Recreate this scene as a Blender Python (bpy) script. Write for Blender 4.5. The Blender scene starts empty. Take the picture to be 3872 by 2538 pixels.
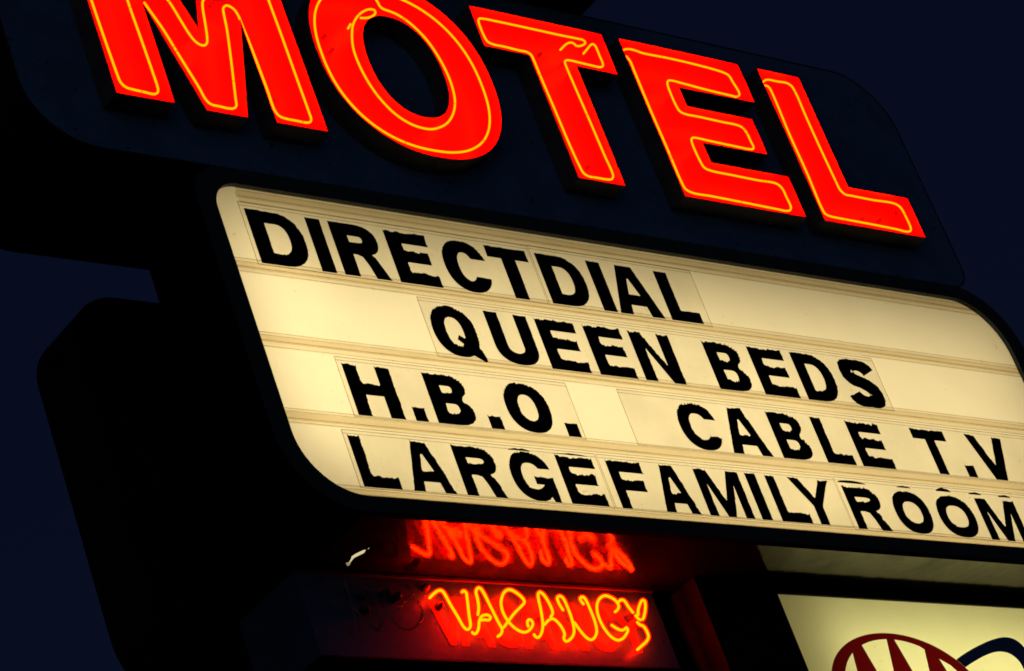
import bpy, math, random
from mathutils import Vector, Matrix
from mathutils.geometry import tessellate_polygon

scene = bpy.context.scene
COL = scene.collection

# ------------------------------------------------------------------ camera
cam_data = bpy.data.cameras.new("camera")
cam = bpy.data.objects.new("camera", cam_data)
COL.objects.link(cam)
scene.camera = cam
cam_data.sensor_width = 36.0
cam_data.lens = 107.98
cam_data.clip_start = 0.1
cam_data.clip_end = 2000.0
cam.matrix_world = Matrix((
    (0.751261, -0.096333, -0.652937, -8.50000),
    (-0.582583, -0.561705, -0.587440, -7.40600),
    (-0.310168, 0.821710, -0.478109, 1.60000),
    (0, 0, 0, 1)))

# ------------------------------------------------------------------ dusk sky
SUN_ELEV = math.radians(-2.0)
SUN_ROT = math.radians(221.0)
world = bpy.data.worlds.new("World")
scene.world = world
world.use_nodes = True
wn = world.node_tree
bg = wn.nodes["Background"]
sky = wn.nodes.new("ShaderNodeTexSky")
sky.sky_type = 'NISHITA'
sky.sun_disc = False
sky.sun_elevation = SUN_ELEV
sky.sun_rotation = SUN_ROT
sky.altitude = 200.0
sky.air_density = 1.0
sky.dust_density = 0.3
sky.ozone_density = 4.0
tint = wn.nodes.new("ShaderNodeMix")            # clear, slightly greener dusk air
tint.data_type = 'RGBA'
tint.blend_type = 'MULTIPLY'
tint.inputs[0].default_value = 1.0
tint.inputs[7].default_value = (0.80, 1.04, 0.86, 1)
wn.links.new(sky.outputs[0], tint.inputs[6])
wn.links.new(tint.outputs[2], bg.inputs[0])
bg.inputs[1].default_value = 0.1

# last glow of the set sun, low behind the camera
sun_data = bpy.data.lights.new("sun", 'SUN')
sun_data.energy = 0.075
sun_data.angle = math.radians(70)
sun_data.color = (1.0, 0.96, 0.94)
sun = bpy.data.objects.new("sun", sun_data)
COL.objects.link(sun)
sun.location = (-20, -30, 20)
sun.rotation_euler = Vector((0.75, 0.66, -0.06)).to_track_quat('-Z', 'Y').to_euler()

scene.view_settings.view_transform = 'Standard'
scene.view_settings.look = 'None'
scene.view_settings.exposure = 0.0
scene.view_settings.gamma = 1.0
scene.view_settings.use_curve_mapping = False
scene.cycles.use_denoising = True
scene.cycles.transparent_max_bounces = 40
scene.cycles.max_bounces = 10
scene.cycles.sample_clamp_indirect = 30.0
scene.cycles.filter_width = 1.7

# lamps inside the two backlit boxes
def box_lamp(name, x, y, z, sx, sz, watts, color):
    d = bpy.data.lights.new(name, 'AREA')
    d.shape = 'RECTANGLE'
    d.size = sx
    d.size_y = sz
    d.energy = watts
    d.color = color
    o = bpy.data.objects.new(name, d)
    COL.objects.link(o)
    o.location = (x, y, z)
    o.rotation_euler = Vector((0, -1, 0)).to_track_quat('-Z', 'Y').to_euler()
    return o
box_lamp("reader_lamp", 0.76, 0.34, 7.52, 4.66, 1.10, 16.6, (1.0, 0.945, 0.87))
box_lamp("reader_lamp", 0.76, 0.34, 6.82, 4.06, 0.24, 5.3, (1.0, 0.945, 0.87))
box_lamp("reader_lamp", 0.10, 0.335, 7.36, 2.8, 0.75, 1.5, (1.0, 0.945, 0.87))
box_lamp("reader_lamp", -1.42, 0.30, 7.45, 0.26, 1.1, 0.95, (1.0, 0.945, 0.87))
for i in range(3):
    box_lamp("emblem_lamp", 2.15, 0.56, 5.88 + 0.27 * i, 1.70, 0.12, (1.8, 1.9, 1.6)[i], (1.0, 0.97, 0.85))

# ------------------------------------------------------------------ materials
def new_mat(name):
    m = bpy.data.materials.new(name)
    m.use_nodes = True
    nt = m.node_tree
    nt.nodes.clear()
    out = nt.nodes.new("ShaderNodeOutputMaterial")
    return m, nt, out

def noise_ramp(nt, scale, lo, hi, c0, c1, detail=6.0, stretch=(1, 1, 1), rough=0.6):
    tc = nt.nodes.new("ShaderNodeTexCoord")
    mp = nt.nodes.new("ShaderNodeMapping")
    mp.inputs['Scale'].default_value = stretch
    nz = nt.nodes.new("ShaderNodeTexNoise")
    nz.inputs['Scale'].default_value = scale
    nz.inputs['Detail'].default_value = detail
    nz.inputs['Roughness'].default_value = rough
    rp = nt.nodes.new("ShaderNodeValToRGB")
    rp.color_ramp.elements[0].position = lo
    rp.color_ramp.elements[1].position = hi
    rp.color_ramp.elements[0].color = (*c0, 1)
    rp.color_ramp.elements[1].color = (*c1, 1)
    nt.links.new(tc.outputs['Object'], mp.inputs[0])
    nt.links.new(mp.outputs[0], nz.inputs['Vector'])
    nt.links.new(nz.outputs[0], rp.inputs[0])
    return rp.outputs[0]

def mixc(nt, kind, a, b, fac=1.0):
    n = nt.nodes.new("ShaderNodeMix")
    n.data_type = 'RGBA'
    n.blend_type = kind
    n.inputs[0].default_value = fac
    nt.links.new(a, n.inputs[6])
    nt.links.new(b, n.inputs[7])
    return n.outputs[2]

def paint(name, c, rough=0.5, spec=0.5, var=0.25, speck=None, scale=6.0, bump=0.0, wear=0.0):
    """Weathered paint: a blotchy base, small stain specks, roughness noise."""
    m, nt, out = new_mat(name)
    p = nt.nodes.new("ShaderNodeBsdfPrincipled")
    lo = tuple(v * (1 - var) for v in c)
    hi = tuple(min(1, v * (1 + var)) for v in c)
    col = noise_ramp(nt, scale, 0.3, 0.7, lo, hi)
    if speck is not None:
        sp = noise_ramp(nt, 26.0, 0.665, 0.70, (1, 1, 1), speck, detail=3.0)
        col = mixc(nt, 'MULTIPLY', col, sp)
    nt.links.new(col, p.inputs['Base Color'])
    p.inputs['Roughness'].default_value = rough
    p.inputs['Specular IOR Level'].default_value = spec
    if wear:                                   # gloss lost in patches
        g = noise_ramp(nt, 4.0, 0.35, 0.62, (spec * (1 - wear),) * 3, (spec,) * 3, detail=9.0, rough=0.7)
        nt.links.new(g, p.inputs['Specular IOR Level'])
    if bump:
        tc = nt.nodes.new("ShaderNodeTexCoord")
        nz = nt.nodes.new("ShaderNodeTexNoise")
        nz.inputs['Scale'].default_value = 9.0
        nz.inputs['Detail'].default_value = 3.0
        bp = nt.nodes.new("ShaderNodeBump")
        bp.inputs['Strength'].default_value = bump
        bp.inputs['Distance'].default_value = 0.01
        nt.links.new(tc.outputs['Object'], nz.inputs['Vector'])
        nt.links.new(nz.outputs[0], bp.inputs['Height'])
        nt.links.new(bp.outputs[0], p.inputs['Normal'])
    nt.links.new(p.outputs[0], out.inputs[0])
    return m

def neon(name, c, strength):
    m, nt, out = new_mat(name)
    e = nt.nodes.new("ShaderNodeEmission")
    e.inputs[0].default_value = (*c, 1)
    e.inputs[1].default_value = strength
    nt.links.new(e.outputs[0], out.inputs[0])
    return m

def neon_halo(name, c, strength):
    """Added clear sleeve glowing red, standing in for lens bloom round a lit tube."""
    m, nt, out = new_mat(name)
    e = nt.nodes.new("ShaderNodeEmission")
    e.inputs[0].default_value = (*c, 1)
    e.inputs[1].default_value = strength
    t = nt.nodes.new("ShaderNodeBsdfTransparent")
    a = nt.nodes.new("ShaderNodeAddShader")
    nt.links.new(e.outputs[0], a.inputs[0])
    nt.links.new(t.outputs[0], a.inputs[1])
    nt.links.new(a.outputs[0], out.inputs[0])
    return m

def backlit(name, c, dirt):
    """Milky acrylic sheet lit from behind."""
    m, nt, out = new_mat(name)
    t = nt.nodes.new("ShaderNodeBsdfTranslucent")
    d = nt.nodes.new("ShaderNodeBsdfDiffuse")
    col = noise_ramp(nt, 2.5, 0.35, 0.65, tuple(v * 0.94 for v in c), c, detail=8.0)
    sp = noise_ramp(nt, 30.0, 0.70, 0.74, (1, 1, 1), dirt, detail=2.0)
    col = mixc(nt, 'MULTIPLY', col, sp)
    nt.links.new(col, t.inputs[0])
    d.inputs[0].default_value = (0.10, 0.09, 0.07, 1)
    a = nt.nodes.new("ShaderNodeAddShader")
    nt.links.new(t.outputs[0], a.inputs[0])
    nt.links.new(d.outputs[0], a.inputs[1])
    nt.links.new(a.outputs[0], out.inputs[0])
    return m

def clear_film(name, c, scale=5.0, var=0.06, stretch=(1, 1, 1), speck=None):
    """Clear or tinted plastic that only filters what is behind it."""
    m, nt, out = new_mat(name)
    t = nt.nodes.new("ShaderNodeBsdfTransparent")
    col = noise_ramp(nt, scale, 0.3, 0.72, tuple(v * (1 - var) for v in c), c, detail=8.0, stretch=stretch)
    if speck is not None:
        sp = noise_ramp(nt, 34.0, 0.66, 0.74, (1, 1, 1), speck, detail=3.0)
        col = mixc(nt, 'MULTIPLY', col, sp)
    nt.links.new(col, t.inputs[0])
    nt.links.new(t.outputs[0], out.inputs[0])
    return m

def dead_glass(name):
    m, nt, out = new_mat(name)
    t = nt.nodes.new("ShaderNodeBsdfTransparent")
    t.inputs[0].default_value = (0.86, 0.84, 0.83, 1)
    g = nt.nodes.new("ShaderNodeBsdfGlossy")
    g.inputs[0].default_value = (0.9, 0.9, 0.9, 1)
    g.inputs[1].default_value = 0.22
    d = nt.nodes.new("ShaderNodeBsdfDiffuse")
    d.inputs[0].default_value = (0.15, 0.15, 0.155, 1)
    m1 = nt.nodes.new("ShaderNodeMixShader")
    m1.inputs[0].default_value = 0.30
    nt.links.new(t.outputs[0], m1.inputs[1])
    nt.links.new(d.outputs[0], m1.inputs[2])
    mx = nt.nodes.new("ShaderNodeMixShader")
    mx.inputs[0].default_value = 0.04
    nt.links.new(m1.outputs[0], mx.inputs[1])
    nt.links.new(g.outputs[0], mx.inputs[2])
    nt.links.new(mx.outputs[0], out.inputs[0])
    return m

M = {
    'blue_paint': paint("blue_paint", (0.055, 0.155, 0.34), 0.45, 0.3, 0.22, (0.12, 0.06, 0.03), 5.0, 0.15),
    'vacancy_paint': paint("vacancy_paint", (0.0095, 0.075, 0.18), 0.5, 0.2, 0.2, (0.3, 0.25, 0.2), 5.0, 0.15),
    'blue_side': paint("blue_side", (0.02, 0.045, 0.095), 0.5, 0.3, 0.2, (0.3, 0.2, 0.15), 5.0),
    'black_paint': paint("black_paint", (0.007, 0.007, 0.008), 0.6, 0.12, 0.3, None, 7.0, 0.1),
    'flat_black': paint("flat_black", (0.0018, 0.0018, 0.0020), 0.8, 0.0, 0.3, None, 7.0),
    'frame_paint': paint("frame_paint", (0.032, 0.042, 0.056), 0.55, 0.25, 0.25, None, 9.0, 0.15),
    'can_outside': paint("can_outside", (0.062, 0.060, 0.075), 0.7, 0.06, 0.25, (0.4, 0.25, 0.2), 8.0),
    'red_enamel': paint("red_enamel", (0.66, 0.024, 0.022), 0.42, 0.3, 0.10, (0.35, 0.3, 0.3), 5.0, 0.1),
    'soffit': paint("soffit", (0.004, 0.004, 0.004), 0.100, 0.42, 0.3, None, 6.0, 0.16, 0.6),
    'grey_paint': paint("grey_paint", (0.0045, 0.009, 0.010), 0.5, 0.02, 0.2, (0.2, 0.15, 0.12), 6.0, 0.12),
    'orange_paint': paint("orange_paint", (0.20, 0.022, 0.009), 0.5, 0.3, 0.08, None, 8.0),
    'letter_black': paint("letter_black", (0.006, 0.006, 0.006), 0.6, 0.1, 0.2),
    'trim_paint': paint("trim_paint", (0.016, 0.02, 0.03), 0.6, 0.1, 0.6, None, 20.0),
    'dark_metal': paint("dark_metal", (0.03, 0.022, 0.02), 0.5, 0.3, 0.3),
    'cup': paint("cup", (0.30, 0.02, 0.015), 0.6, 0.2, 0.3),
    'neon_letter': neon("neon_letter", (1.0, 0.0160, 0.0), 36.0),
    'neon_vacancy': neon("neon_vacancy", (1.0, 0.0050, 0.0), 140.0),
    'halo_shell': neon_halo("halo_shell", (1.0, 0.002, 0.0), 1.2),
    'lamp_tube': neon("lamp_tube", (1.0, 0.82, 0.45), 0.72),
    'panel': backlit("panel", (0.95, 0.785, 0.40), (0.86, 0.8, 0.7)),
    'emblem_panel': backlit("emblem_panel", (0.90, 0.83, 0.33), (0.95, 0.9, 0.85)),
    'sheet': clear_film("sheet", (0.965, 0.955, 0.925), 3.5, 0.15, (1, 1, 1), (0.84, 0.77, 0.66)),
    'sheet_edge': clear_film("sheet_edge", (0.66, 0.59, 0.50), 14.0, 0.22),
    'rail': clear_film("rail", (0.968, 0.945, 0.90), 2.2, 0.07, (1.0, 1, 45)),
    'rail_web': clear_film("rail_web", (0.94, 0.895, 0.80), 2.6, 0.10, (1.2, 1, 40)),
    'rail_line': clear_film("rail_line", (0.89, 0.84, 0.77), 9.0, 0.25, (1, 1, 1), (0.75, 0.68, 0.58)),
    'vinyl_red': clear_film("vinyl_red", (0.105, 0.0025, 0.0045), 6.0, 0.05),
    'vinyl_blue': clear_film("vinyl_blue", (0.0015, 0.0035, 0.032), 6.0, 0.05),
    'dead_glass': dead_glass("dead_glass"),
    'liner': paint("liner", (0.72, 0.69, 0.62), 0.7, 0.2, 0.1),
}

# ------------------------------------------------------------------ mesh helpers
def tag(o, label=None, cat=None, group=None, kind=None):
    if label: o["label"] = label
    if cat: o["category"] = cat
    if group: o["group"] = group
    if kind: o["kind"] = kind
    return o

def thing(name, label, cat, loc, group=None):
    o = bpy.data.objects.new(name, None)
    o.empty_display_size = 0.1
    COL.objects.link(o)
    o.location = loc
    return tag(o, label, cat, group)

class MB:
    """Collects faces in world coordinates; build() links one mesh object."""
    def __init__(self):
        self.v, self.f, self.m, self.s = [], [], [], []
    def face(self, pts, mi=0, smooth=False):
        n = len(self.v)
        self.v += [tuple(p) for p in pts]
        self.f.append(tuple(range(n, n + len(pts))))
        self.m.append(mi); self.s.append(smooth)
    def grid(self, rings, mi=0, close_u=True, smooth=True):
        n = len(self.v); k = len(rings[0])
        for r in rings: self.v += [tuple(p) for p in r]
        for i in range(len(rings) - 1):
            for j in range(k if close_u else k - 1):
                a = n + i * k + j; b = n + i * k + (j + 1) % k
                self.f.append((a, b, b + k, a + k)); self.m.append(mi); self.s.append(smooth)
    def cap(self, polys, y, mi=0, flip=False, plane='xz'):
        """Fills an outline with holes: polys in (x, z) at depth y."""
        flat = [p for poly in polys for p in poly]
        tris = tessellate_polygon([[Vector((p[0], p[1], 0)) for p in poly] for poly in polys])
        n = len(self.v)
        self.v += [((p[0], y, p[1]) if plane == 'xz' else (p[0], p[1], y)) for p in flat]
        for t in tris:
            a, b, c = (flat[i] for i in t)
            area = (b[0] - a[0]) * (c[1] - a[1]) - (b[1] - a[1]) * (c[0] - a[0])
            if abs(area) < 1e-12: continue
            t = tuple(n + i for i in t)
            if (area < 0) != flip: t = t[::-1]
            self.f.append(t); self.m.append(mi); self.s.append(False)
    def wall(self, poly, y0, y1, mi=0, closed=True, smooth=False):
        k = len(poly)
        for i in range(k if closed else k - 1):
            a, b = poly[i], poly[(i + 1) % k]
            self.face([(a[0], y0, a[1]), (b[0], y0, b[1]), (b[0], y1, b[1]), (a[0], y1, a[1])], mi, smooth)
    def prism(self, polys, y0, y1, mi=0, mside=None):
        self.cap(polys, y0, mi)
        self.cap(polys, y1, mi, True)
        for p in polys: self.wall(p, y0, y1, mi if mside is None else mside)
    def box(self, x0, x1, y0, y1, z0, z1, mi=0):
        self.prism([[(x0, z0), (x1, z0), (x1, z1), (x0, z1)]], y0, y1, mi)
    def tube(self, pts, r, mi=0, seg=10, cap=True):
        pts = [Vector(p) for p in pts]
        n = len(pts)
        tan = []
        for i in range(n):
            t = pts[min(i + 1, n - 1)] - pts[max(i - 1, 0)]
            tan.append(t.normalized() if t.length > 1e-9 else Vector((1, 0, 0)))
        up = Vector((0, 1, 0))
        if abs(tan[0].dot(up)) > 0.9: up = Vector((1, 0, 0))
        rings = []
        def ring(c, t, rr):
            nonlocal up
            s = t.cross(up)
            s.normalize()
            up = s.cross(t).normalized()
            return [c + (s * math.cos(a) + up * math.sin(a)) * rr for a in [2 * math.pi * k / seg for k in range(seg)]]
        if cap:
            rings.append(ring(pts[0] - tan[0] * r * 0.95, tan[0], r * 0.25))
            rings.append(ring(pts[0] - tan[0] * r * 0.6, tan[0], r * 0.8))
        for c, t in zip(pts, tan): rings.append(ring(c, t, r))
        if cap:
            rings.append(ring(pts[-1] + tan[-1] * r * 0.6, tan[-1], r * 0.8))
            rings.append(ring(pts[-1] + tan[-1] * r * 0.95, tan[-1], r * 0.25))
        self.grid(rings, mi)
        if cap:
            self.face(rings[0][::-1], mi); self.face(rings[-1], mi)
    def build(self, name, mats, parent=None):
        if not isinstance(mats, (list, tuple)): mats = [mats]
        off = Vector(parent_origin(parent)) if parent else Vector((0, 0, 0))
        me = bpy.data.meshes.new(name)
        me.from_pydata([tuple(Vector(v) - off) for v in self.v], [], self.f)
        for m in mats: me.materials.append(m)
        me.polygons.foreach_set('material_index', self.m)
        me.polygons.foreach_set('use_smooth', self.s)
        me.update()
        o = bpy.data.objects.new(name, me)
        COL.objects.link(o)
        if parent: o.parent = parent
        return o

def parent_origin(p):
    v = Vector(p.location)
    while p.parent:
        p = p.parent
        v = v + p.location
    return v

def round_rect(x0, x1, z0, z1, rbl, rbr, rtr, rtl, n=12):
    pts = []
    for cx, cz, r, a0 in ((x0 + rbl, z0 + rbl, rbl, 180), (x1 - rbr, z0 + rbr, rbr, 270),
                          (x1 - rtr, z1 - rtr, rtr, 0), (x0 + rtl, z1 - rtl, rtl, 90)):
        for k in range(n + 1):
            a = math.radians(a0 + 90.0 * k / n)
            pts.append((cx + r * math.cos(a), cz + r * math.sin(a)))
    return pts

def superellipse(cx, cz, a, b, n, k=72):
    pts = []
    for i in range(k):
        t = 2 * math.pi * i / k
        c, s = math.cos(t), math.sin(t)
        pts.append((cx + a * math.copysign(abs(c) ** (2 / n), c), cz + b * math.copysign(abs(s) ** (2 / n), s)))
    return pts

def area2(poly):
    return sum(poly[i][0] * poly[(i + 1) % len(poly)][1] - poly[(i + 1) % len(poly)][0] * poly[i][1] for i in range(len(poly)))

def inset(poly, d):
    """Mitred inward offset of an outline (outward for a negative d)."""
    sgn = 1 if area2(poly) > 0 else -1
    n = len(poly); out = []
    for i in range(n):
        p0, p1, p2 = Vector(poly[i - 1]), Vector(poly[i]), Vector(poly[(i + 1) % n])
        e1 = (p1 - p0); e2 = (p2 - p1)
        if e1.length < 1e-9 or e2.length < 1e-9:
            out.append(tuple(p1)); continue
        e1.normalize(); e2.normalize()
        n1 = Vector((-e1.y, e1.x)) * sgn; n2 = Vector((-e2.y, e2.x)) * sgn
        b = n1 + n2
        if b.length < 1e-6: out.append(tuple(p1)); continue
        b.normalize()
        k = max(0.35, b.dot(n1))
        out.append(tuple(p1 + b * (d / k)))
    return out

def smooth_path(pts, step=0.008):
    """Catmull-Rom through the points, resampled evenly."""
    P = [Vector(p) for p in pts]
    if len(P) < 3: return P
    dense = []
    for i in range(len(P) - 1):
        p0 = P[i - 1] if i else P[0] * 2 - P[1]
        p1, p2 = P[i], P[i + 1]
        p3 = P[i + 2] if i + 2 < len(P) else P[-1] * 2 - P[-2]
        d = [max((b - a).length, 1e-6) ** 0.5 for a, b in ((p0, p1), (p1, p2), (p2, p3))]
        t0 = 0; t1 = d[0]; t2 = t1 + d[1]; t3 = t2 + d[2]
        k = max(2, int((p2 - p1).length / (step * 0.5)))
        for j in range(k):
            t = t1 + (t2 - t1) * j / k
            a1 = p0 * ((t1 - t) / (t1 - t0)) + p1 * ((t - t0) / (t1 - t0))
            a2 = p1 * ((t2 - t) / (t2 - t1)) + p2 * ((t - t1) / (t2 - t1))
            a3 = p2 * ((t3 - t) / (t3 - t2)) + p3 * ((t - t2) / (t3 - t2))
            b1 = a1 * ((t2 - t) / (t2 - t0)) + a2 * ((t - t0) / (t2 - t0))
            b2 = a2 * ((t3 - t) / (t3 - t1)) + a3 * ((t - t1) / (t3 - t1))
            dense.append(b1 * ((t2 - t) / (t2 - t1)) + b2 * ((t - t1) / (t2 - t1)))
    dense.append(P[-1])
    out = [dense[0]]; acc = 0.0
    for a, b in zip(dense, dense[1:]):
        acc += (b - a).length
        if acc >= step: out.append(b); acc = 0.0
    if (out[-1] - dense[-1]).length > 1e-4: out.append(dense[-1])
    return out

# ------------------------------------------------------------------ neon tube runs, as (x, z) on the sign
MTUBES = {'M': [[(-1.9761,8.9673),(-1.9732,8.8343),(-1.9686,8.6899),(-1.9649,8.6006),(-1.9609,8.5692),(-1.9434,8.5489),(-1.9049,8.5426),(-1.8584,8.54),(-1.8184,8.5375),(-1.7993,8.5439),(-1.7878,8.5591),(-1.7844,8.5814),(-1.7851,8.6682),(-1.7886,8.8138),(-1.7936,9.0069)],[(-1.7109,9.0234),(-1.687,8.9648),(-1.6594,8.896),(-1.6181,8.7599),(-1.5733,8.6143),(-1.5597,8.5585),(-1.5415,8.5385),(-1.5004,8.5352),(-1.4516,8.5332),(-1.4269,8.5392),(-1.4104,8.5569),(-1.4039,8.5875),(-1.3579,8.7968),(-1.3228,8.97),(-1.3105,9.0566),(-1.3047,9.0808),(-1.2876,9.0998),(-1.2719,9.1032),(-1.2472,9.0893),(-1.2358,9.0571),(-1.2325,9.0118),(-1.225,8.8914),(-1.2178,8.6744),(-1.2155,8.5633),(-1.2017,8.5399),(-1.1713,8.5328),(-1.1132,8.5315),(-1.0694,8.5304),(-1.046,8.5384),(-1.0349,8.5553),(-1.0341,8.589),(-1.0353,8.7772),(-1.036,8.9912),(-1.0384,9.1709)],[(-1.5788,9.0536),(-1.5529,8.9671),(-1.5278,8.8897),(-1.5114,8.8632),(-1.4938,8.8518),(-1.4722,8.8525),(-1.4554,8.8671),(-1.4454,8.8917),(-1.4322,8.9547),(-1.4049,9.0913)]],'O': [[(-0.7713,9.2289),(-0.8145,9.1389),(-0.8343,9.072),(-0.8422,8.9845),(-0.8368,8.8926),(-0.8209,8.788),(-0.812,8.7132),(-0.763,8.6385),(-0.6997,8.5816),(-0.6422,8.5501),(-0.5596,8.5227),(-0.4733,8.5034),(-0.38,8.5003),(-0.2974,8.5082),(-0.2167,8.5297),(-0.1467,8.5634),(-0.0878,8.6086),(-0.0365,8.6647),(-0.0077,8.7052),(0.0272,8.7749),(0.0406,8.8651),(0.0413,8.9696),(0.0184,9.0784),(-0.019,9.1726),(-0.0689,9.2563),(-0.1438,9.3182),(-0.2136,9.3499)],[(-0.5452,9.1921),(-0.5109,9.1994),(-0.4724,9.218),(-0.4463,9.2413),(-0.4459,9.2575),(-0.4745,9.2554),(-0.5239,9.2287),(-0.5708,9.1867),(-0.6093,9.1348),(-0.6353,9.074),(-0.6547,8.9992),(-0.655,8.9131),(-0.6365,8.8157),(-0.6036,8.7369),(-0.5509,8.6696),(-0.4872,8.6311),(-0.4291,8.6184),(-0.3728,8.6207),(-0.3269,8.6366),(-0.2757,8.6651),(-0.2323,8.7042),(-0.1923,8.7585),(-0.1653,8.8187),(-0.1509,8.9007),(-0.1523,8.9803),(-0.168,9.0654),(-0.196,9.1404),(-0.238,9.2005),(-0.2867,9.2429),(-0.3278,9.2626),(-0.3649,9.2708),(-0.3948,9.2765),(-0.4057,9.2904),(-0.409,9.314)],[(-0.6427,9.1135),(-0.6293,9.129),(-0.6182,9.1424)]],'T': [[(0.7786,9.262),(0.8201,9.2993),(0.8563,9.3305),(0.8713,9.3378),(0.8811,9.3313),(0.8836,9.3061),(0.8829,9.2676),(0.8841,9.2296),(0.8788,9.2116),(0.8565,9.1978),(0.8245,9.1966),(0.7317,9.1994),(0.6655,9.2006),(0.6433,9.1962),(0.6299,9.1834),(0.6276,9.1537),(0.631,9.0086),(0.6367,8.8204),(0.6406,8.6503),(0.6454,8.5624),(0.6406,8.536),(0.6206,8.5167),(0.5967,8.512),(0.5353,8.5108),(0.4754,8.5122),(0.4562,8.5273),(0.4499,8.5621),(0.4419,8.6727),(0.437,8.8821),(0.4319,9.0532),(0.4303,9.1522),(0.4267,9.1847),(0.4059,9.1971),(0.3626,9.1967),(0.2784,9.2004),(0.2022,9.2014),(0.1772,9.2128),(0.1705,9.2486),(0.1693,9.298),(0.1728,9.3278),(0.1829,9.3424),(0.2108,9.3483),(0.2968,9.3498),(0.4264,9.3502),(0.5572,9.3497),(0.6896,9.3492),(0.7796,9.3507),(0.8191,9.3485),(0.8248,9.3369),(0.8011,9.3176),(0.7683,9.3041),(0.7499,9.3029),(0.742,9.3157),(0.7196,9.3154),(0.6911,9.3011),(0.6331,9.2547)]],'E': [[(1.0598,9.3377),(1.0796,9.348),(1.1121,9.3562),(1.1473,9.3554),(1.1919,9.3485),(1.3543,9.3515),(1.5686,9.3473),(1.7218,9.3344),(1.7493,9.3228),(1.7584,9.2845),(1.7709,9.2241),(1.7642,9.2059),(1.7344,9.1904),(1.7017,9.1912),(1.5503,9.1952),(1.3926,9.2045),(1.3087,9.2079),(1.2874,9.2009),(1.2739,9.1788),(1.269,9.1341),(1.27,9.0569),(1.2791,9.02),(1.3108,9.0084),(1.3855,9.0085),(1.5456,9.0054),(1.6735,8.999),(1.6938,8.9733),(1.6982,8.9156),(1.7002,8.8819),(1.6878,8.8682),(1.6615,8.8637),(1.5528,8.8643),(1.3928,8.8673),(1.3031,8.8689),(1.2843,8.8627),(1.2735,8.8465),(1.2687,8.8077),(1.273,8.7279),(1.2821,8.6917),(1.3139,8.6809),(1.4611,8.6768),(1.6221,8.6744),(1.7531,8.6736),(1.7759,8.6533),(1.7801,8.5965),(1.781,8.5442),(1.7645,8.5226),(1.738,8.5138),(1.6509,8.5146),(1.4903,8.5181),(1.2481,8.5223),(1.1232,8.523),(1.0892,8.5389),(1.0825,8.5795),(1.0818,8.7661),(1.0784,8.9832),(1.0798,9.2141),(1.0794,9.2802),(1.071,9.299),(1.0649,9.3041)]],'L': [[(1.9876,9.3285),(2.0131,9.3456),(2.0394,9.3527),(2.097,9.3536),(2.1728,9.3559),(2.1943,9.3417),(2.202,9.3004),(2.1985,9.1479),(2.1992,8.9281),(2.2032,8.7608),(2.2062,8.7123),(2.2279,8.6883),(2.2789,8.6865),(2.4174,8.6847),(2.5941,8.6845),(2.6181,8.6634),(2.6235,8.6196),(2.6213,8.5453),(2.6067,8.5254),(2.5784,8.5173),(2.5037,8.521),(2.3305,8.5246),(2.1361,8.5264),(2.0413,8.5294),(2.0122,8.5385),(2.0058,8.5692),(2.0127,8.7885),(2.0106,9.0046),(2.0198,9.2459),(2.0165,9.2957),(2.0061,9.3088),(1.9852,9.3079)]]}
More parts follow.
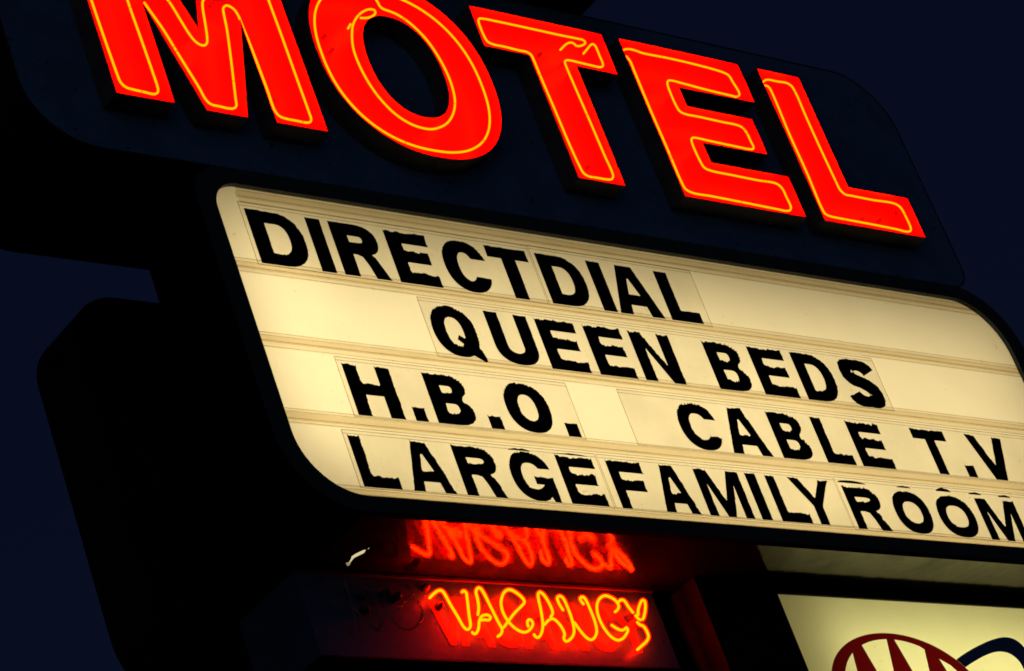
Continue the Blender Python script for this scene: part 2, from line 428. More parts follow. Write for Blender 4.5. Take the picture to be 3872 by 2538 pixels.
VACTUBES = [[(-0.8276,6.5819),(-0.7978,6.6027),(-0.7669,6.6181),(-0.7514,6.6177),(-0.7438,6.6053),(-0.7319,6.5559),(-0.7158,6.5013),(-0.7029,6.455),(-0.6914,6.4445),(-0.6764,6.4506),(-0.6651,6.4648),(-0.6537,6.5123),(-0.634,6.5854),(-0.6279,6.6165),(-0.6362,6.6228),(-0.6479,6.6172)],[(-0.6683,6.4329),(-0.6627,6.4256),(-0.6455,6.4327),(-0.626,6.4571),(-0.6101,6.4879),(-0.589,6.509),(-0.5598,6.5168),(-0.5437,6.5094),(-0.5576,6.4936),(-0.5836,6.4935),(-0.5974,6.4909)],[(-0.6064,6.5158),(-0.5899,6.5469),(-0.5791,6.588),(-0.5749,6.6188),(-0.5628,6.6357),(-0.5471,6.6416),(-0.538,6.6282),(-0.524,6.5549),(-0.512,6.4843),(-0.5057,6.4542),(-0.5182,6.4336),(-0.5416,6.4191)],[(-0.4913,6.4639),(-0.4514,6.497),(-0.4035,6.5347),(-0.3544,6.5676),(-0.3327,6.5856),(-0.3341,6.602),(-0.3546,6.6243),(-0.3783,6.6386),(-0.3987,6.6392),(-0.4252,6.625),(-0.4514,6.594),(-0.4654,6.5626),(-0.4675,6.5217),(-0.4537,6.4842),(-0.4297,6.4572),(-0.3999,6.4442),(-0.3746,6.4482),(-0.3438,6.4682),(-0.3289,6.4867),(-0.3314,6.5019),(-0.3442,6.504),(-0.3569,6.4907),(-0.3602,6.4727)],[(-0.3447,6.4351),(-0.3388,6.4236),(-0.3295,6.4219),(-0.3137,6.4311),(-0.2907,6.4575),(-0.2734,6.4941),(-0.2578,6.5565),(-0.25,6.6034),(-0.2418,6.6271),(-0.2286,6.6371),(-0.216,6.6299),(-0.2032,6.6004),(-0.1966,6.5592),(-0.2007,6.5383),(-0.2184,6.5221)],[(-0.2675,6.4841),(-0.2378,6.5048),(-0.21,6.5137),(-0.1898,6.4975),(-0.1769,6.4671),(-0.1766,6.444),(-0.1906,6.4214),(-0.1851,6.4103),(-0.1607,6.4179),(-0.1286,6.4432),(-0.1142,6.4696),(-0.106,6.5164),(-0.1057,6.5736),(-0.113,6.6161),(-0.1257,6.6233),(-0.1427,6.6147),(-0.1461,6.5926),(-0.1368,6.5577)],[(-0.0979,6.5002),(-0.0817,6.4605),(-0.0633,6.4328),(-0.0423,6.4222),(-0.0141,6.4361),(0.008,6.4639),(0.0179,6.506),(0.0169,6.5739),(0.0113,6.6145),(0.0007,6.6256),(-0.0166,6.6169),(-0.0161,6.6038),(-0.0094,6.591)],[(0.1542,6.5615),(0.173,6.5729),(0.1879,6.592),(0.1803,6.6171),(0.1548,6.6329),(0.1316,6.6371),(0.1021,6.6267),(0.0741,6.6027),(0.0561,6.5704),(0.0492,6.5281),(0.0564,6.4814),(0.0764,6.4431),(0.106,6.426),(0.1399,6.4351),(0.1729,6.4598),(0.189,6.4788),(0.1855,6.4891),(0.1679,6.478),(0.1464,6.4745),(0.1253,6.4831),(0.1064,6.4965)],[(0.1951,6.6109),(0.2155,6.6214),(0.231,6.6179),(0.242,6.5892),(0.2622,6.5503),(0.2782,6.5298),(0.2964,6.5321),(0.3209,6.5608),(0.3454,6.6045),(0.3483,6.6249),(0.3378,6.6255),(0.3128,6.603),(0.2908,6.5754),(0.2804,6.5527)],[(0.2592,6.5158),(0.2672,6.5056),(0.286,6.4984),(0.2943,6.475),(0.2917,6.4485),(0.2703,6.4267),(0.2337,6.4045),(0.1997,6.385)]]
NOTUBES = [[(-1.2349,6.6361),(-1.2266,6.6069),(-1.2301,6.5527),(-1.2345,6.5036),(-1.2415,6.4473)],[(-1.2309,6.5355),(-1.2025,6.4805),(-1.1686,6.4405),(-1.1521,6.4265),(-1.1314,6.4385),(-1.1105,6.4697),(-1.1096,6.509),(-1.1041,6.5783),(-1.1085,6.6152),(-1.1235,6.6219)],[(-1.006,6.6278),(-1.0351,6.6015),(-1.0586,6.5607),(-1.0662,6.5109),(-1.0534,6.4721),(-1.0312,6.4435),(-0.9972,6.4316),(-0.9522,6.4481),(-0.9142,6.4778),(-0.8918,6.5185),(-0.8952,6.5607)],[(-1.0044,6.6289),(-0.9692,6.6372),(-0.9352,6.6314),(-0.9146,6.6123),(-0.9138,6.5924),(-0.9594,6.5603),(-1.0066,6.5234)]]
# ------------------------------------------------------------------ block lettering
def arc(cx, cz, a, b, t0, t1, k=14, n=2.3):
    pts = []
    for i in range(k + 1):
        t = math.radians(t0 + (t1 - t0) * i / k)
        c, s = math.cos(t), math.sin(t)
        pts.append((cx + a * math.copysign(abs(c) ** (2 / n), c), cz + b * math.copysign(abs(s) ** (2 / n), s)))
    return pts

def glyph(ch, w, h, s, a):
    """Outlines (ink first, then counters) of a bold block letter in a w x h box;
    s is the stem width, a the thickness of horizontal strokes."""
    if ch == 'I': return [[(0, 0), (w, 0), (w, h), (0, h)]]
    if ch == '.': return [[(0, 0), (w, 0), (w, h), (0, h)]]
    if ch == 'L': return [[(0, 0), (w, 0), (w, a), (s, a), (s, h), (0, h)]]
    if ch == 'H':
        m = h * 0.53
        return [[(0, 0), (s, 0), (s, m - a / 2), (w - s, m - a / 2), (w - s, 0), (w, 0), (w, h), (w - s, h), (w - s, m + a / 2), (s, m + a / 2), (s, h), (0, h)]]
    if ch == 'T':
        c = w * 0.5
        return [[(c - s / 2, 0), (c + s / 2, 0), (c + s / 2, h - a), (w, h - a), (w, h), (0, h), (0, h - a), (c - s / 2, h - a)]]
    if ch == 'E':
        m = h * 0.53
        return [[(0, 0), (w, 0), (w, a * 1.05), (s, a * 1.05), (s, m - a / 2), (w * 0.92, m - a / 2), (w * 0.92, m + a / 2), (s, m + a / 2), (s, h - a), (w * 0.98, h - a), (w * 0.98, h), (0, h)]]
    if ch == 'F':
        m = h * 0.5
        return [[(0, 0), (s, 0), (s, m - a / 2), (w * 0.92, m - a / 2), (w * 0.92, m + a / 2), (s, m + a / 2), (s, h - a), (w, h - a), (w, h), (0, h)]]
    if ch == 'D':
        r = min(w * 0.68, h * 0.5)
        o = [(0, 0)] + arc(w - r, h / 2, r, h / 2, -90, 90) + [(0, h)]
        i = [(s, a)] + arc(w - r, h / 2, r - s, h / 2 - a, -90, 90) + [(s, h - a)]
        return [o, i]
    if ch == 'O': return [superellipse(w / 2, h / 2, w / 2, h / 2, 2.35, 44), superellipse(w / 2, h / 2, w / 2 - s, h / 2 - a, 2.3, 36)]
    if ch == 'Q':
        o = superellipse(w * 0.48, h * 0.51, w * 0.48, h * 0.49, 2.3, 48)
        o = [p for p in o if not (p[0] > w * 0.66 and p[1] < h * 0.21)]
        k = max(range(len(o)), key=lambda i: (o[i][0] - w * 0.55) * (1 if o[i][1] < h * 0.3 else 0) - (o[i][1]) * 0.0)
        o = sorted(o, key=lambda p: math.atan2(p[1] - h * .51, p[0] - w * .48))
        j = next(i for i, p in enumerate(o) if math.atan2(p[1] - h * .51, p[0] - w * .48) > math.radians(-48))
        o = o[:j] + [(w * 0.72, h * 0.07), (w * 0.93, -h * 0.04), (w * 1.0, h * 0.0), (w * 0.93, h * 0.2)] + o[j:]
        i = arc(w * 0.48, h * 0.51, w * 0.48 - s, h * 0.49 - a, -22, 298, 30)
        i += [(w * 0.47, h * 0.36), (w * 0.54, h * 0.45)]
        return [o, i]
    if ch == 'C':
        o = arc(w / 2, h / 2, w / 2, h / 2, 16, 342, 36)
        i = arc(w / 2, h / 2, w / 2 - s, h / 2 - a, 322, 34, 28)
        return [o + i]
    if ch == 'G':
        o = arc(w * .5, h / 2, w * .5, h / 2, 16, 322, 34)
        i = arc(w * .5, h / 2, w * .5 - s, h / 2 - a, 300, 34, 26)
        return [o[:-3] + [(w * 0.80, h * 0.10), (w * 0.84, 0), (w, 0), (w, h * 0.50), (w * 0.54, h * 0.50), (w * 0.54, h * 0.34), (w * 0.72, h * 0.34)] + i]
    if ch == 'U':
        r = w / 2
        o = [(0, h)] + arc(w / 2, h * 0.36, w / 2, h * 0.36, 180, 360, 20) + [(w, h)]
        i = [(w - s, h)] + arc(w / 2, h * 0.36, w / 2 - s, h * 0.36 - a, 360, 180, 18) + [(s, h)]
        return [o + i]
    if ch == 'B':
        m = h * 0.52
        o = [(0, 0)] + arc(w * 0.55, m / 2, w * 0.45, m / 2, -90, 60, 10) + arc(w * 0.55, (h + m) / 2, w * 0.41, (h - m) / 2, -50, 90, 10) + [(0, h)]
        i1 = [(s, a)] + arc(w * 0.55, (a + m - a * .45) / 2, w * 0.45 - s, (m - a * 1.45) / 2, -90, 90, 8) + [(s, m - a * .45)]
        i2 = [(s, m + a * .45)] + arc(w * 0.55, (h - a + m + a * .45) / 2, w * 0.41 - s, (h - m - a * 1.45) / 2, -90, 90, 8) + [(s, h - a)]
        return [o, i1, i2]
    if ch == 'R':
        m = h * 0.42
        o = [(0, 0), (s, 0), (s, m), (w * 0.42, m), (w * 0.52, m - h * .03), (w * 0.60, h * 0.24), (w * 0.68, 0), (w, 0), (w * 0.88, h * 0.24), (w * 0.80, h * 0.40), (w * 0.74, h * .45)]
        o += arc(w * 0.55, (h + m) / 2, w * 0.41, (h - m) / 2, -50, 90, 12) + [(0, h)]
        i = [(s, m + a)] + arc(w * 0.55, (h - a + m + a) / 2, w * 0.41 - s, (h - m) / 2 - a, -90, 90, 8) + [(s, h - a)]
        return [o, i]
    if ch == 'A':
        c = w * 0.46; t = s * 0.62
        zb = h * 0.20; zt = zb + a * 0.95
        def lx(z): return s * 1.0 + (c - s * 0.0 - s) * (z / h) * 0.93
        def rx(z): return w - s - (w - s - c) * (z / h) * 0.93
        o = [(0, 0), (s, 0), (lx(zb), zb), (rx(zb), zb), (w - s, 0), (w, 0), (c + t, h), (c - t, h)]
        ap = h * 0.74
        i = [(lx(zt), zt), (rx(zt), zt), (c + 0.004, ap), (c - 0.004, ap)]
        return [o, i]
    if ch == 'V':
        c = w * 0.52; t = s * 0.62
        return [[(c - t, 0), (c + t, 0), (w, h), (w - s, h), (c, h * 0.33), (s, h), (0, h)]]
    if ch == 'Y':
        c = w * 0.5
        return [[(c - s / 2, 0), (c + s / 2, 0), (c + s / 2, h * 0.40), (w, h), (w - s * 1.12, h), (c, h * 0.58), (s * 1.12, h), (0, h), (c - s / 2, h * 0.40)]]
    if ch == 'N':
        return [[(0, 0), (s, 0), (s, h * 0.66), (w - s, 0), (w, 0), (w, h), (w - s, h), (w - s, h * 0.36), (s, h), (0, h)]]
    if ch == 'M':
        c = w / 2; t = s * 0.42; q = s * 0.92
        return [[(0, 0), (q, 0), (q, h * 0.68), (c - t, 0), (c + t, 0), (w - q, h * 0.68), (w - q, 0), (w, 0), (w, h), (w - s * 1.25, h), (c, h * 0.34), (s * 1.25, h), (0, h)]]
    if ch == 'S':
        ctr = arc(w / 2, h * 0.735, w / 2 - s / 2, h * 0.265 - a / 2, 4, 205, 14, 2.1)
        ctr = ctr[:-2] + [(w * 0.30, h * 0.585), (w * 0.5, h * 0.52), (w * 0.70, h * 0.44)] + arc(w / 2, h * 0.275, w / 2 - s / 2, h * 0.275 - a / 2, 30, -174, 14, 2.1)[1:]
        ctr = [(p.x, p.y) for p in smooth_path([(x, y, 0) for x, y in ctr], 0.012)]
        l, r = [], []
        for k, p in enumerate(ctr):
            q0, q1 = ctr[max(k - 1, 0)], ctr[min(k + 1, len(ctr) - 1)]
            d = Vector((q1[0] - q0[0], q1[1] - q0[1])).normalized()
            wd = (s * abs(d.y) + a * abs(d.x)) / 2
            l.append((p[0] - d.y * wd, p[1] + d.x * wd)); r.append((p[0] + d.y * wd, p[1] - d.x * wd))
        return [l + r[::-1]]
    raise ValueError(ch)

def vnoise(x, seed):
    i = math.floor(x); f = x - i; f = f * f * (3 - 2 * f)
    r = lambda k: random.Random(k * 7919 + seed * 104729).random()
    return r(i) * (1 - f) + r(i + 1) * f

def flake(polys, amp, seed, fine=0.0035, step=0.0045):
    """Resamples a letter's outlines and lets the paint flake off along edges
    that face up or right, as rain and sun have left it."""
    out = []
    for pi, poly in enumerate(polys):
        sgn = 1 if area2(poly) > 0 else -1
        if pi: sgn = -sgn                      # outward from the ink
        n = len(poly); res = []
        run = 0.0
        for i in range(n):
            p, q = Vector(poly[i]), Vector(poly[(i + 1) % n])
            e = q - p
            if e.length < 1e-6: continue
            nx, nz = e.y / e.length * sgn, -e.x / e.length * sgn
            k = max(1, int(e.length / step))
            for j in range(k):
                t = j / k
                c = p + e * t
                up = max(0.0, nz) * 1.0 + max(0.0, nx) * 0.45
                u = run + e.length * t
                big = max(0.0, vnoise(u * 22, seed + pi * 31) - 0.32) * 1.6
                mid = vnoise(u * 75, seed + 5 + pi * 31)
                sm = vnoise(u * 230, seed + 9 + pi * 31) - 0.5
                saw = (u * 31 + vnoise(u * 9, seed + 3)) % 1.0
                chip = max(0.0, vnoise(math.floor(u * 42) * 1.37, seed + 13) - 0.45)
                d = up * amp * (0.38 * big + 0.30 * mid + 0.95 * chip + 0.22 * saw * (chip > 0)) + fine * sm * (0.15 + up) * min(1.0, amp * 120)
                if j == 0 and up > 0.2: d *= 0.3
                res.append((c.x - nx * d, c.y - nz * d))
            run += e.length
        out.append(res)
    return out

# ------------------------------------------------------------------ upper cabinet behind the channel letters
face_poly = round_rect(-2.385, 3.005, 8.284, 9.595, 0.30, 0.13, 0.33, 0.30, 14)
t = thing("sign_cabinet", "deep dark blue cabinet with rounded corners carrying the glowing red letters", "sign", (0.3, 0.34, 8.284))
b = MB(); b.prism([inset(face_poly, 0.0065)], 0.0, 0.012); b.build("face", M['blue_paint'], t)
b = MB()
b.wall(face_poly, 0.0, 0.685); b.cap([face_poly], 0.685, 0, True)
b.build("cabinet_shell", M['black_paint'], t)
b = MB(); b.prism([face_poly, inset(face_poly, 0.006)], -0.0025, 0.0); b.build("edge_trim", M['trim_paint'], t)

# the box on top of it, of which only the underside shows
t = thing("top_cabinet", "black box overhanging the sign, only its underside showing above the letter T", "sign", (-0.25, 0.1, 9.600))
b = MB(); b.prism([round_rect(-1.55, 0.985, 9.600, 10.25, 0.004, 0.004, 0.05, 0.05, 4)], -0.34, 0.60); b.build("cabinet_shell", M['black_paint'], t)

# ------------------------------------------------------------------ the five open channel letters
RIM, TUBE_Y = -0.106, -0.080
ZT, ZB = 9.388, 8.475
O_PAR = (-0.409, 8.932)
CH = {
    'M': [[(-2.0225, ZB + .008), (-1.743, ZB + .008), (-1.7455, 9.0), (-1.599, ZB), (-1.394, ZB), (-1.259, 9.002), (-1.255, ZB), (-0.990, ZB), (-0.996, ZT), (-1.393, ZT), (-1.499, 8.92), (-1.654, ZT), (-2.0225, ZT)]],
    'O': [superellipse(-0.409, 8.932, 0.489, 0.491, 2.22, 80), superellipse(-0.411, 8.932, 0.204, 0.271, 2.23, 64)],
    'T': [[(0.381, 8.4645), (0.6665, 8.4645), (0.6687, 9.144), (0.9225, 9.144), (0.9256, ZT), (0.116, ZT), (0.113, 9.150), (0.3797, 9.150)]],
    'E': [[(1.030, 8.466), (1.826, 8.468), (1.826, 8.711), (1.3147, 8.709), (1.3135, 8.817), (1.745, 8.823), (1.745, 9.039), (1.3147, 9.038), (1.3141, 9.143), (1.8205, 9.148), (1.821, ZT), (1.0275, ZT)]],
    'L': [[(1.948, 8.468), (2.668, 8.472), (2.667, 8.717), (2.243, 8.717), (2.243, ZT), (1.947, ZT)]],
}
CH_LABEL = {
    'M': "glowing red open channel letter M outlined by yellow neon, first of the big letters",
    'O': "glowing red round channel letter O with two rings of yellow neon",
    'T': "glowing red channel letter T with bent neon ends in its crossbar",
    'E': "glowing red channel letter E with one yellow neon line round its three arms",
    'L': "glowing red channel letter L at the right end of the big word",
}
# tube parts that run on above the edge of the photograph are closed like their visible ends
mt = {k: [list(p) for p in v] for k, v in MTUBES.items()}
m0, m1, m2 = mt['M']
m0 = [(m0[0][0] - .002, 9.30), (m0[0][0] - .001, 9.15)] + m0 + [(m0[-1][0] + .004, 9.15), (m0[-1][0] + .006, 9.27)]
m1 = m1 + [(m1[-1][0], 9.2), (m1[-1][0] - .002, 9.30), (m1[-1][0] - .03, 9.335), (-1.33, 9.335), (-1.365, 9.30), (m2[-1][0] + .075, 9.2)] 
m2 = [(-1.71, 9.33), (-1.66, 9.22)] + m2 + [(m2[-1][0] + .020, 9.12)]
mt['M'] = [m0, m1[:-1], m2]
mt['O'][0] = [p for i, p in enumerate(superellipse(-0.406, 8.938, 0.440, 0.436, 2.3, 64)) ]
mt['O'][0] = mt['O'][0][16:] + mt['O'][0][:15]
mt['O'][1] = mt['O'][1] + [(mt['O'][1][-1][0] - .004, 9.32)]
CUPS = {'T': [(0.560, 9.262), (0.690, 9.235), (0.575, 8.62)], 'O': [(-0.735, 9.10), (-0.715, 9.03)], 'L': [(2.02, 8.60), (2.36, 8.60), (2.49, 8.615)], 'E': [(1.60, 8.585), (1.65, 9.26)], 'M': [(-1.88, 9.28), (-1.12, 9.28)]}
for ch, polys in CH.items():
    cx = sum(p[0] for p in polys[0]) / len(polys[0])
    t = thing("channel_letter", CH_LABEL[ch], "letter", (cx, 0, ZB), "big neon channel letters")
    b = MB()
    inner = [inset(polys[0], 0.004)] + [inset(p, -0.004) for p in polys[1:]]
    for p in polys: b.wall(p, RIM, -0.004, 0)
    for p in inner: b.wall(p, RIM, -0.010, 1)
    for p, q in zip(polys, inner):
        n = len(p)
        for i in range(n):
            j = (i + 1) % n
            b.face([(p[i][0], RIM, p[i][1]), (p[j][0], RIM, p[j][1]), (q[j][0], RIM, q[j][1]), (q[i][0], RIM, q[i][1])], 1)
    b.cap(polys, -0.004, 0, True)
    b.build("letter_can", [M['can_outside'], M['red_enamel']], t)
    b = MB(); b.cap(inner, -0.010); b.build("letter_back", M['red_enamel'], t)
    rnd = random.Random(ord(ch))
    for path in mt[ch]:
        pts = smooth_path([(x, TUBE_Y, z) for x, z in path], 0.010)
        b = MB(); b.tube(pts, 0.0047, 0, 10); nt_ = b.build("neon_tube", M['neon_letter'], t)
        # thin bands where the glass is tied to its supports
        for c in [i for i in range(14, len(pts) - 12) if i % 47 == 20 + int(6 * rnd.random())]:
            d = (pts[c + 1] - pts[c]).normalized() * 0.0016
            sb = MB(); sb.tube([pts[c] - d, pts[c] + d], 0.0056, 0, 10, False); sb.build("tie_band", M['cup'], nt_)
    for x, z in CUPS[ch]:
        b = MB()
        b.tube([(x, -0.026, z), (x, -0.0105, z)], 0.009, 0, 14)
        b.build("electrode_cup", M['cup'], t)

# ------------------------------------------------------------------ changeable letter board
FR = -0.004
outer = round_rect(-1.700, 3.198, 6.700, 8.288, 0.33, 0.33, 0.36, 0.18, 14)
opening = round_rect(-1.608, 3.098, 6.770, 8.212, 0.27, 0.27, 0.30, 0.135, 14)
t = thing("reader_board", "black framed changeable letter board with a glowing cream face", "sign", (0.7, 0.2, 6.700))
b = MB()
b.cap([outer, opening], FR); b.wall(outer, FR, 0.030, 1); b.wall(opening, FR, 0.024)
bev = inset(opening, 0.006)
b.build("frame", [M['frame_paint'], M['flat_black']], t)
b = MB()
# shell: rounded sides with the flat underside left out
k0 = [p for p in outer]
side = []
n = len(k0)
flat0 = (-1.37, 6.700); flat1 = (2.868, 6.700)
for i in range(n):
    p, q = k0[i], k0[(i + 1) % n]
    if abs(p[1] - 6.700) < 1e-6 and abs(q[1] - 6.700) < 1e-6 and q[0] - p[0] > 2: continue
    b.face([(p[0], 0.030, p[1]), (q[0], 0.030, q[1]), (q[0], 0.387, q[1]), (p[0], 0.387, p[1])])
b.cap([outer], 0.387, 0, True)
b.build("cabinet_shell", M['flat_black'], t)
b = MB(); li = inset(outer, 0.004); b.cap([li], 0.3855)
for p, q in zip(li, li[1:] + li[:1]):
    if q[0] - p[0] > 2: continue
    b.face([(p[0], 0.031, p[1]), (q[0], 0.031, q[1]), (q[0], 0.3855, q[1]), (p[0], 0.3855, p[1])])
b.build("liner", M['liner'], t)
hole = [(-1.2224, .3555), (-1.1985, .378), (-1.1938, .3693), (-1.2051, .3416), (-1.2086, .3174), (-1.1991, .3001), (-1.1873, .2786), (-1.1922, .2587), (-1.2009, .2555), (-1.2106, .2686), (-1.2215, .2876), (-1.2268, .3068), (-1.2141, .3342), (-1.2124, .3505)]
hole2 = [(-1.190, .251), (-1.1895, .2385), (-1.1855, .248)]
b = MB()
x0, x1 = outer[14][0], outer[15][0]
b.cap([[(x0, 0.030), (x1, 0.030), (x1, 0.420), (x0, 0.420)], hole, hole2], 6.700, 0, False, 'xy')
b.build("underside", M['soffit'], t)
b = MB(); b.tube([(-1.27, 0.354, 6.742), (0.7, 0.354, 6.742), (2.75, 0.354, 6.742)], 0.030, 0, 12); b.build("fluorescent_tube", M['lamp_tube'], t)
panel_poly = round_rect(-1.640, 3.125, 6.740, 8.240, 0.27, 0.27, 0.30, 0.135, 10)
b = MB(); b.cap([panel_poly], 0.018); b.build("lit_panel", M['panel'], t)

def rail(z0, z1, z2, z3, xa, xb):
    b = MB()
    xs = [xa, xb]
    b.box(xa, xb, 0.0045, 0.0075, z0, z1, 0)
    b.box(xa, xb, 0.0045, 0.0165, z1 + .0002, z2 - .0002, 1)
    b.box(xa, xb, 0.0045, 0.0075, z2, z3, 0)
    for z in (z0 + .001, z1 - .002, z2 + .0015, z3 - .003):
        b.box(xa, xb, 0.0036, 0.0042, z, z + .0026, 2)
    b.build("letter_rail", [M['rail'], M['rail_web'], M['rail_line']], t)
rail(8.128, 8.160, 8.184, 8.200, -1.479, 2.962)
for zb, za, zc, zd in ((7.777, 7.805, 7.824, 7.845), (7.426, 7.458, 7.478, 7.496), (7.080, 7.103, 7.130, 7.147)):
    rail(zb, za, zc, zd, -1.606, 3.094)
rail(6.772, 6.778, 6.797, 6.817, -1.462, 2.95)

# ------------------------------------------------------------------ lettered plastic strips in the rails
# (label, x0, x1, z0, z1, stem, arm, baseline, height, [(char, x0, x1, flaking)], slivers)
STRIPS = [
    ("clear plastic strip lettered DIRECT, left half of the top row", -1.488, 0.031, 7.828, 8.136, .080, .061, 7.838, .266,
     [('D', -1.466, -1.203, .007), ('I', -1.168, -1.094, .003), ('R', -1.053, -.812, .003), ('E', -.768, -.543, .012), ('C', -.489, -.245, .006), ('T', -.226, .005, .006)], []),
    ("clear plastic strip lettered DIAL in the top row", 0.035, 1.004, 7.828, 8.140, .078, .060, 7.838, .264,
     [('D', .058, .306, .005), ('I', .353, .433, .004), ('A', .450, .718, .003), ('L', .758, .952, .004)], []),
    ("long clear strip lettered QUEEN BEDS along the second row", -0.714, 2.007, 7.479, 7.776, .073, .058, 7.489, .259,
     [('Q', -.688, -.441, .012), ('U', -.372, -.138, .005), ('E', -.094, .131, .014), ('E', .178, .399, .018), ('N', .441, .683, .012),
      ('B', .885, 1.106, .016), ('E', 1.166, 1.391, .015), ('D', 1.441, 1.678, .007), ('S', 1.740, 1.972, .006)], []),
    ("clear strip with three flaking letters each followed by a full stop, third row", -1.262, -0.053, 7.142, 7.424, .074, .058, 7.152, .243,
     [('H', -1.237, -1.001, .016), ('.', -.950, -.886, .010), ('B', -.837, -.624, .014), ('.', -.561, -.491, .014), ('O', -.440, -.200, .010), ('.', -.147, -.076, .003)], []),
    ("clear strip lettered CABLE T.V. in the third row, blank before its first letter", 0.234, 3.055, 7.142, 7.424, .068, .057, 7.152, .244,
     [('C', .535, .774, .014), ('A', .802, 1.047, .010), ('B', 1.110, 1.316, .014), ('L', 1.390, 1.577, .014), ('E', 1.619, 1.840, .018),
      ('T', 2.052, 2.283, .012), ('.', 2.338, 2.401, .008), ('V', 2.434, 2.698, .009), ('.', 2.780, 2.845, .006)], []),
    ("clear strip lettered LARGE, left end of the bottom row", -1.352, -0.040, 6.812, 7.078, .060, .056, 6.820, .235,
     [('L', -1.331, -1.143, .015), ('A', -1.088, -.870, .010), ('R', -.820, -.604, .012), ('G', -.549, -.326, .010), ('E', -.273, -.067, .018)],
     [(-.52, -.40, 7.056, .006), (-.285, -.09, 7.058, .004)]),
    ("clear strip lettered FAMILY, middle of the bottom row", -0.036, 1.377, 6.812, 7.078, .058, .056, 6.818, .235,
     [('F', .003, .198, .010), ('A', .250, .456, .010), ('M', .503, .769, .009), ('I', .812, .876, .006), ('L', .934, 1.124, .012), ('Y', 1.073, 1.330, .008)], []),
    ("clear strip lettered ROOM, right end of the bottom row", 1.381, 2.985, 6.806, 7.080, .060, .056, 6.812, .224,
     [('R', 1.408, 1.631, .012), ('O', 1.702, 1.938, .009), ('O', 1.994, 2.246, .009), ('M', 2.297, 2.573, .008)],
     [(1.390, 1.580, 7.051, .007), (1.780, 1.875, 7.054, .007), (2.045, 2.150, 7.054, .010), (2.270, 2.362, 7.054, .008), (2.478, 2.568, 7.054, .008)]),
]
seed = 3
for label, x0, x1, z0, z1, st, ar, base, ht, letters, slivers in STRIPS:
    t = thing("letter_strip", label, "letter strip", ((x0 + x1) / 2, 0.0118, z0), "clear letter strips in the rails")
    b = MB()
    r = [(x0, z0), (x1, z0), (x1, z1), (x0, z1)]
    b.cap([r], 0.0115, 0)
    e = [(x0 + .0045, z0 + .004), (x1 - .0045, z0 + .004), (x1 - .0045, z1 - .005), (x0 + .0045, z1 - .005)]
    b.cap([r, e], 0.0112, 1)
    b.cap([[(x0, z1 - .020), (x1, z1 - .020), (x1, z1 - .0165), (x0, z1 - .0165)]], 0.0109, 1)
    b.build("plastic_sheet", [M['sheet'], M['sheet_edge']], t)
    rnd = random.Random(seed)
    for ch, a0, a1, amp in letters:
        seed += 11
        h = ht if ch != '.' else 0.066
        polys = glyph(ch, a1 - a0, h, st, ar)
        polys = [[(x + a0, z + base) for x, z in p] for p in polys]
        polys = flake(polys, amp * 0.8, seed)
        b = MB()
        b.prism(polys, 0.0100, 0.0106)
        # loose hairs of paint along the worn edges
        for k in range(int(amp * 500)):
            p = rnd.choice(polys[0])
            if p[1] < base + h * .25 and rnd.random() < .8: continue
            dx, dz = rnd.uniform(-.006, .010), rnd.uniform(.002, .009)
            b.face([(p[0] - .0012, 0.0100, p[1] - .002), (p[0] + .0012, 0.0100, p[1] - .002), (p[0] + dx, 0.0100, p[1] + dz)], 0)
        for s0, s1, sz, sh in slivers:
            if a0 - .05 <= (s0 + s1) / 2 <= a1 + .01:
                k = 14; top = []; bot = []
                for i in range(k + 1):
                    u = i / k
                    top.append((s0 + (s1 - s0) * u, sz + sh * 2.1 * (math.sin(math.pi * u) ** .6) * (.5 + .5 * vnoise(u * 6, seed))))
                    bot.append((s0 + (s1 - s0) * u, sz - .0012 * vnoise(u * 9, seed + 2)))
                b.prism([bot + top[::-1][1:-1]], 0.0100, 0.0106)
        b.build("letter", M['letter_black'], t)

# ------------------------------------------------------------------ vacancy box under the board
VX0, VX1, VZ0, VZ1, VY = -1.428, 0.446, 6.325, 6.696, 0.420
t = thing("vacancy_cabinet", "dark blue metal box below the letter board, washed in red by its neon word", "sign", (-0.5, 0.62, VZ0))
b = MB()
r = [(VX0, VZ0), (VX1, VZ0), (VX1, VZ1), (VX0, VZ1)]
b.cap([r], VY); b.build("face", M['vacancy_paint'], t)
b = MB()
b.wall([(VX0, VZ0), (VX0, VZ1)], VY, 0.815, 0, False)
b.wall([(VX1, VZ1), (VX1, VZ0)], VY, 0.815, 0, False)
b.wall([(VX0, VZ1), (VX1, VZ1)], VY, 0.815, 0, False)
b.cap([r], 0.815, 0, True)
b.build("cabinet_shell", M['blue_side'], t)
b = MB(); b.box(VX0 - .006, VX1 + .006, VY - .004, 0.820, VZ0 - .008, VZ0); b.build("bottom_plate", M['black_paint'], t)
b = MB(); b.box(VX0, VX1, VY - .012, VY - .0005, VZ1 - .012, VZ1 - .001); b.build("top_flange", M['dark_metal'], t)
for ch, a0, a1 in (('V', -.820, -.658), ('A', -.712, -.538), ('C', -.540, -.372), ('A', -.380, -.205), ('N', -.201, -.038), ('C', -.015, .150), ('Y', .150, .330)):
    polys = glyph(ch, a1 - a0, 0.222, 0.036, 0.034)
    if ch == 'V':
        w = a1 - a0
        polys = [[(w * .30, 0), (w * .47, 0), (w, .222), (w * .80, .222), (w * .40, .055), (w * .21, .222), (0, .222)]]
    b = MB(); b.prism([[(x + a0, z + 6.389) for x, z in p] for p in polys], VY - .0016, VY - .0003); b.build("painted_letter", M['orange_paint'], t)

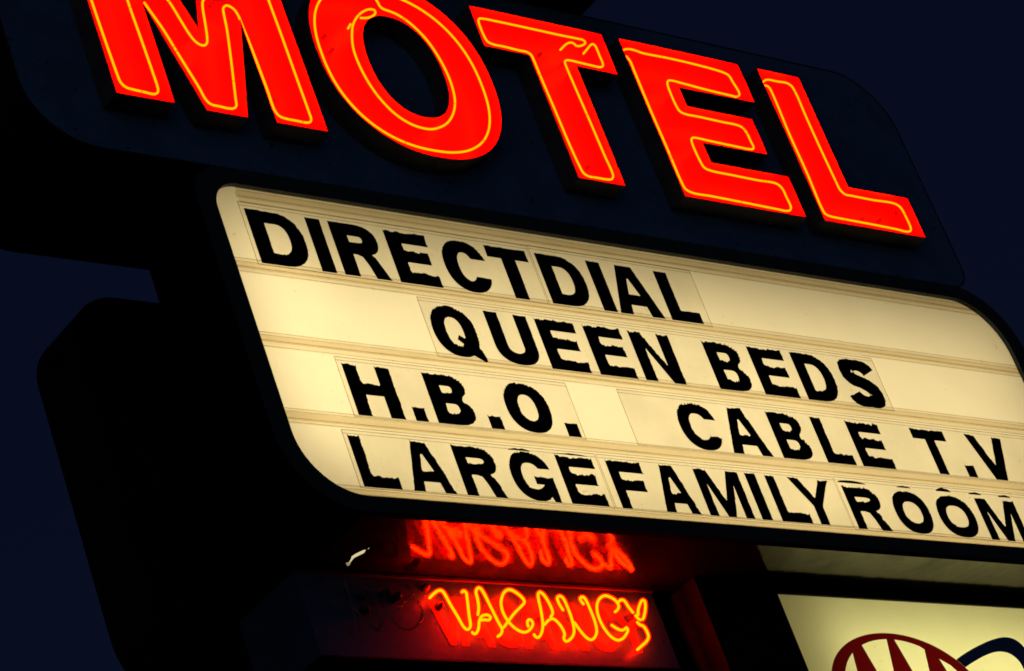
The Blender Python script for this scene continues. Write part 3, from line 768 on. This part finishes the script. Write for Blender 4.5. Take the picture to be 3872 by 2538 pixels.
t = thing("neon_word", "lit yellow and red neon tubing spelling VACANCY", "neon sign", (-0.3, 0.33, 6.42))
for path in VACTUBES:
    pts = smooth_path([(x, 0.386, z) for x, z in path], 0.007)
    b = MB(); b.tube(pts, 0.0056, 0, 10); gt = b.build("neon_tube", M['neon_vacancy'], t)
    b = MB(); b.tube(pts, 0.0105, 0, 12); b.build("bloom_halo", M['halo_shell'], gt)  # added red-glowing sleeve that gives the tube its bloom halo
for x, z in ((-.812, 6.640), (-.772, 6.560), (-.255, 6.520), (.258, 6.555), (.290, 6.520)):
    b = MB()
    b.tube([(x, 0.385, z), (x, VY - .001, z)], 0.006, 0, 8)
    b.tube([(x, VY - .020, z), (x, VY - .001, z)], 0.016, 0, 12)
    b.build("tube_support", M['dark_metal'], t)
t = thing("neon_word", "dead unlit glass tubing spelling NO left of the lit neon word", "neon sign", (-1.1, 0.33, 6.42))
for path in NOTUBES:
    pts = smooth_path([(x, 0.386, z) for x, z in path], 0.007)
    b = MB(); b.tube(pts, 0.0058, 0, 10); b.build("neon_tube", M['dead_glass'], t)
for x, z in ((-1.150, 6.585), (-1.165, 6.520), (-.985, 6.585), (-1.03, 6.60)):
    b = MB()
    b.tube([(x, 0.380, z), (x, VY - .001, z)], 0.006, 0, 8)
    b.tube([(x, VY - .030, z), (x, VY - .001, z)], 0.017, 0, 12)
    b.build("tube_support", M['dark_metal'], t)

# ------------------------------------------------------------------ backlit emblem box on the right
AX0, AX1, AZ0, AZ1, AY = 0.590, 3.32, 5.62, 6.697, 0.295
t = thing("emblem_cabinet", "black framed backlit pale yellow box with a dark red oval emblem", "sign", (1.7, 0.55, AZ0))
r = [(AX0, AZ0), (AX1, AZ0), (AX1, AZ1), (AX0, AZ1)]
op = [(1.068, 5.76), (3.24, 5.76), (3.24, 6.643), (1.068, 6.643)]
b = MB(); b.cap([r, op], AY); b.wall(op, AY, AY + .016)
b.build("frame", M['black_paint'], t)
b = MB(); b.wall(r, AY, 0.80, 0); b.cap([r], 0.80, 0, True); b.build("cabinet_shell", M['grey_paint'], t)
b = MB(); li = [(1.025, 5.715), (3.285, 5.715), (3.285, 6.685), (1.025, 6.685)]
b.wall(li, AY + .013, 0.70); b.cap([li], 0.70); b.build("liner", M['liner'], t)
b = MB(); b.cap([[(1.03, 5.72), (3.28, 5.72), (3.28, 6.68), (1.03, 6.68)]], AY + .012); b.build("lit_panel", M['emblem_panel'], t)
EC = (1.688, 6.15)
ring = superellipse(EC[0], EC[1], .5, .322, 2.0, 96)
def ein(a0, a1, k=10):
    return [(EC[0] + .415 * math.cos(math.radians(a0 + (a1 - a0) * i / k)), EC[1] + .291 * math.sin(math.radians(a0 + (a1 - a0) * i / k))) for i in range(k + 1)]
wins = [
    [(1.3886, 6.2799), (1.360, 6.15), (1.335, 6.04)] + ein(201, 133),
    [(1.5131, 6.2835), (1.572, 6.066), (1.6272, 6.2868), (1.6661, 6.4408)] + ein(96, 119)[1:],
    [(1.7486, 6.2904), (1.812, 6.075), (1.8654, 6.2938), (1.8921, 6.3969)] + ein(62, 86)[1:],
    [(1.9654, 6.3515), (1.9804, 6.2972), (2.035, 6.12), (2.055, 6.06)] + ein(-17, 36)[1:],
]
for w in wins:
    if area2(w) < 0: w.reverse()
b = MB(); b.cap([ring] + wins, AY + .0100); b.build("red_oval", M['vinyl_red'], t)
blo = [(1.9526, 6.2968), (2.0708, 6.3469), (2.1582, 6.3849), (2.2784, 6.4292), (2.3946, 6.4643), (2.4883, 6.4812), (2.544, 6.477), (2.5838, 6.4568), (2.6065, 6.4191), (2.618, 6.33), (2.60, 6.18), (2.54, 6.05)]
bli = [(2.1106, 6.3085), (2.1969, 6.3439), (2.3002, 6.3802), (2.3752, 6.3993), (2.4289, 6.4035), (2.4755, 6.3955), (2.5033, 6.3773), (2.5216, 6.354), (2.528, 6.3113), (2.515, 6.20), (2.47, 6.10)]
outl = [(p.x, p.y) for p in smooth_path(blo, .01)]; innl = [(p.x, p.y) for p in smooth_path(bli, .01)]
# the band is cut where it meets the red oval
def outside(p): return ((p[0] - EC[0]) / .5) ** 2 + ((p[1] - EC[1]) / .322) ** 2 > 1.0
outl = [p for p in outl if outside(p)]; innl = [p for p in innl if outside(p)]
cut = []
for i in range(1, 8):
    u = i / 8
    z = innl[0][1] + (outl[0][1] - innl[0][1]) * u
    cut.append((EC[0] + .5005 * math.sqrt(max(0, 1 - ((z - EC[1]) / .322) ** 2)), z))
b = MB(); b.cap([outl + innl[::-1] + cut], AY + .0100); b.build("blue_band", M['vinyl_blue'], t)

# ------------------------------------------------------------------ black cabinet behind everything
t = thing("rear_cabinet", "big black rounded box standing out against the dusk sky, left behind the letter board", "sign", (0.3, 0.98, 6.45))
b = MB(); b.prism([round_rect(-1.797, 2.30, 6.47, 8.236, 0.32, 0.30, 0.25, 0.27, 14)], 0.832, 1.140); b.build("cabinet_shell", M['black_paint'], t)
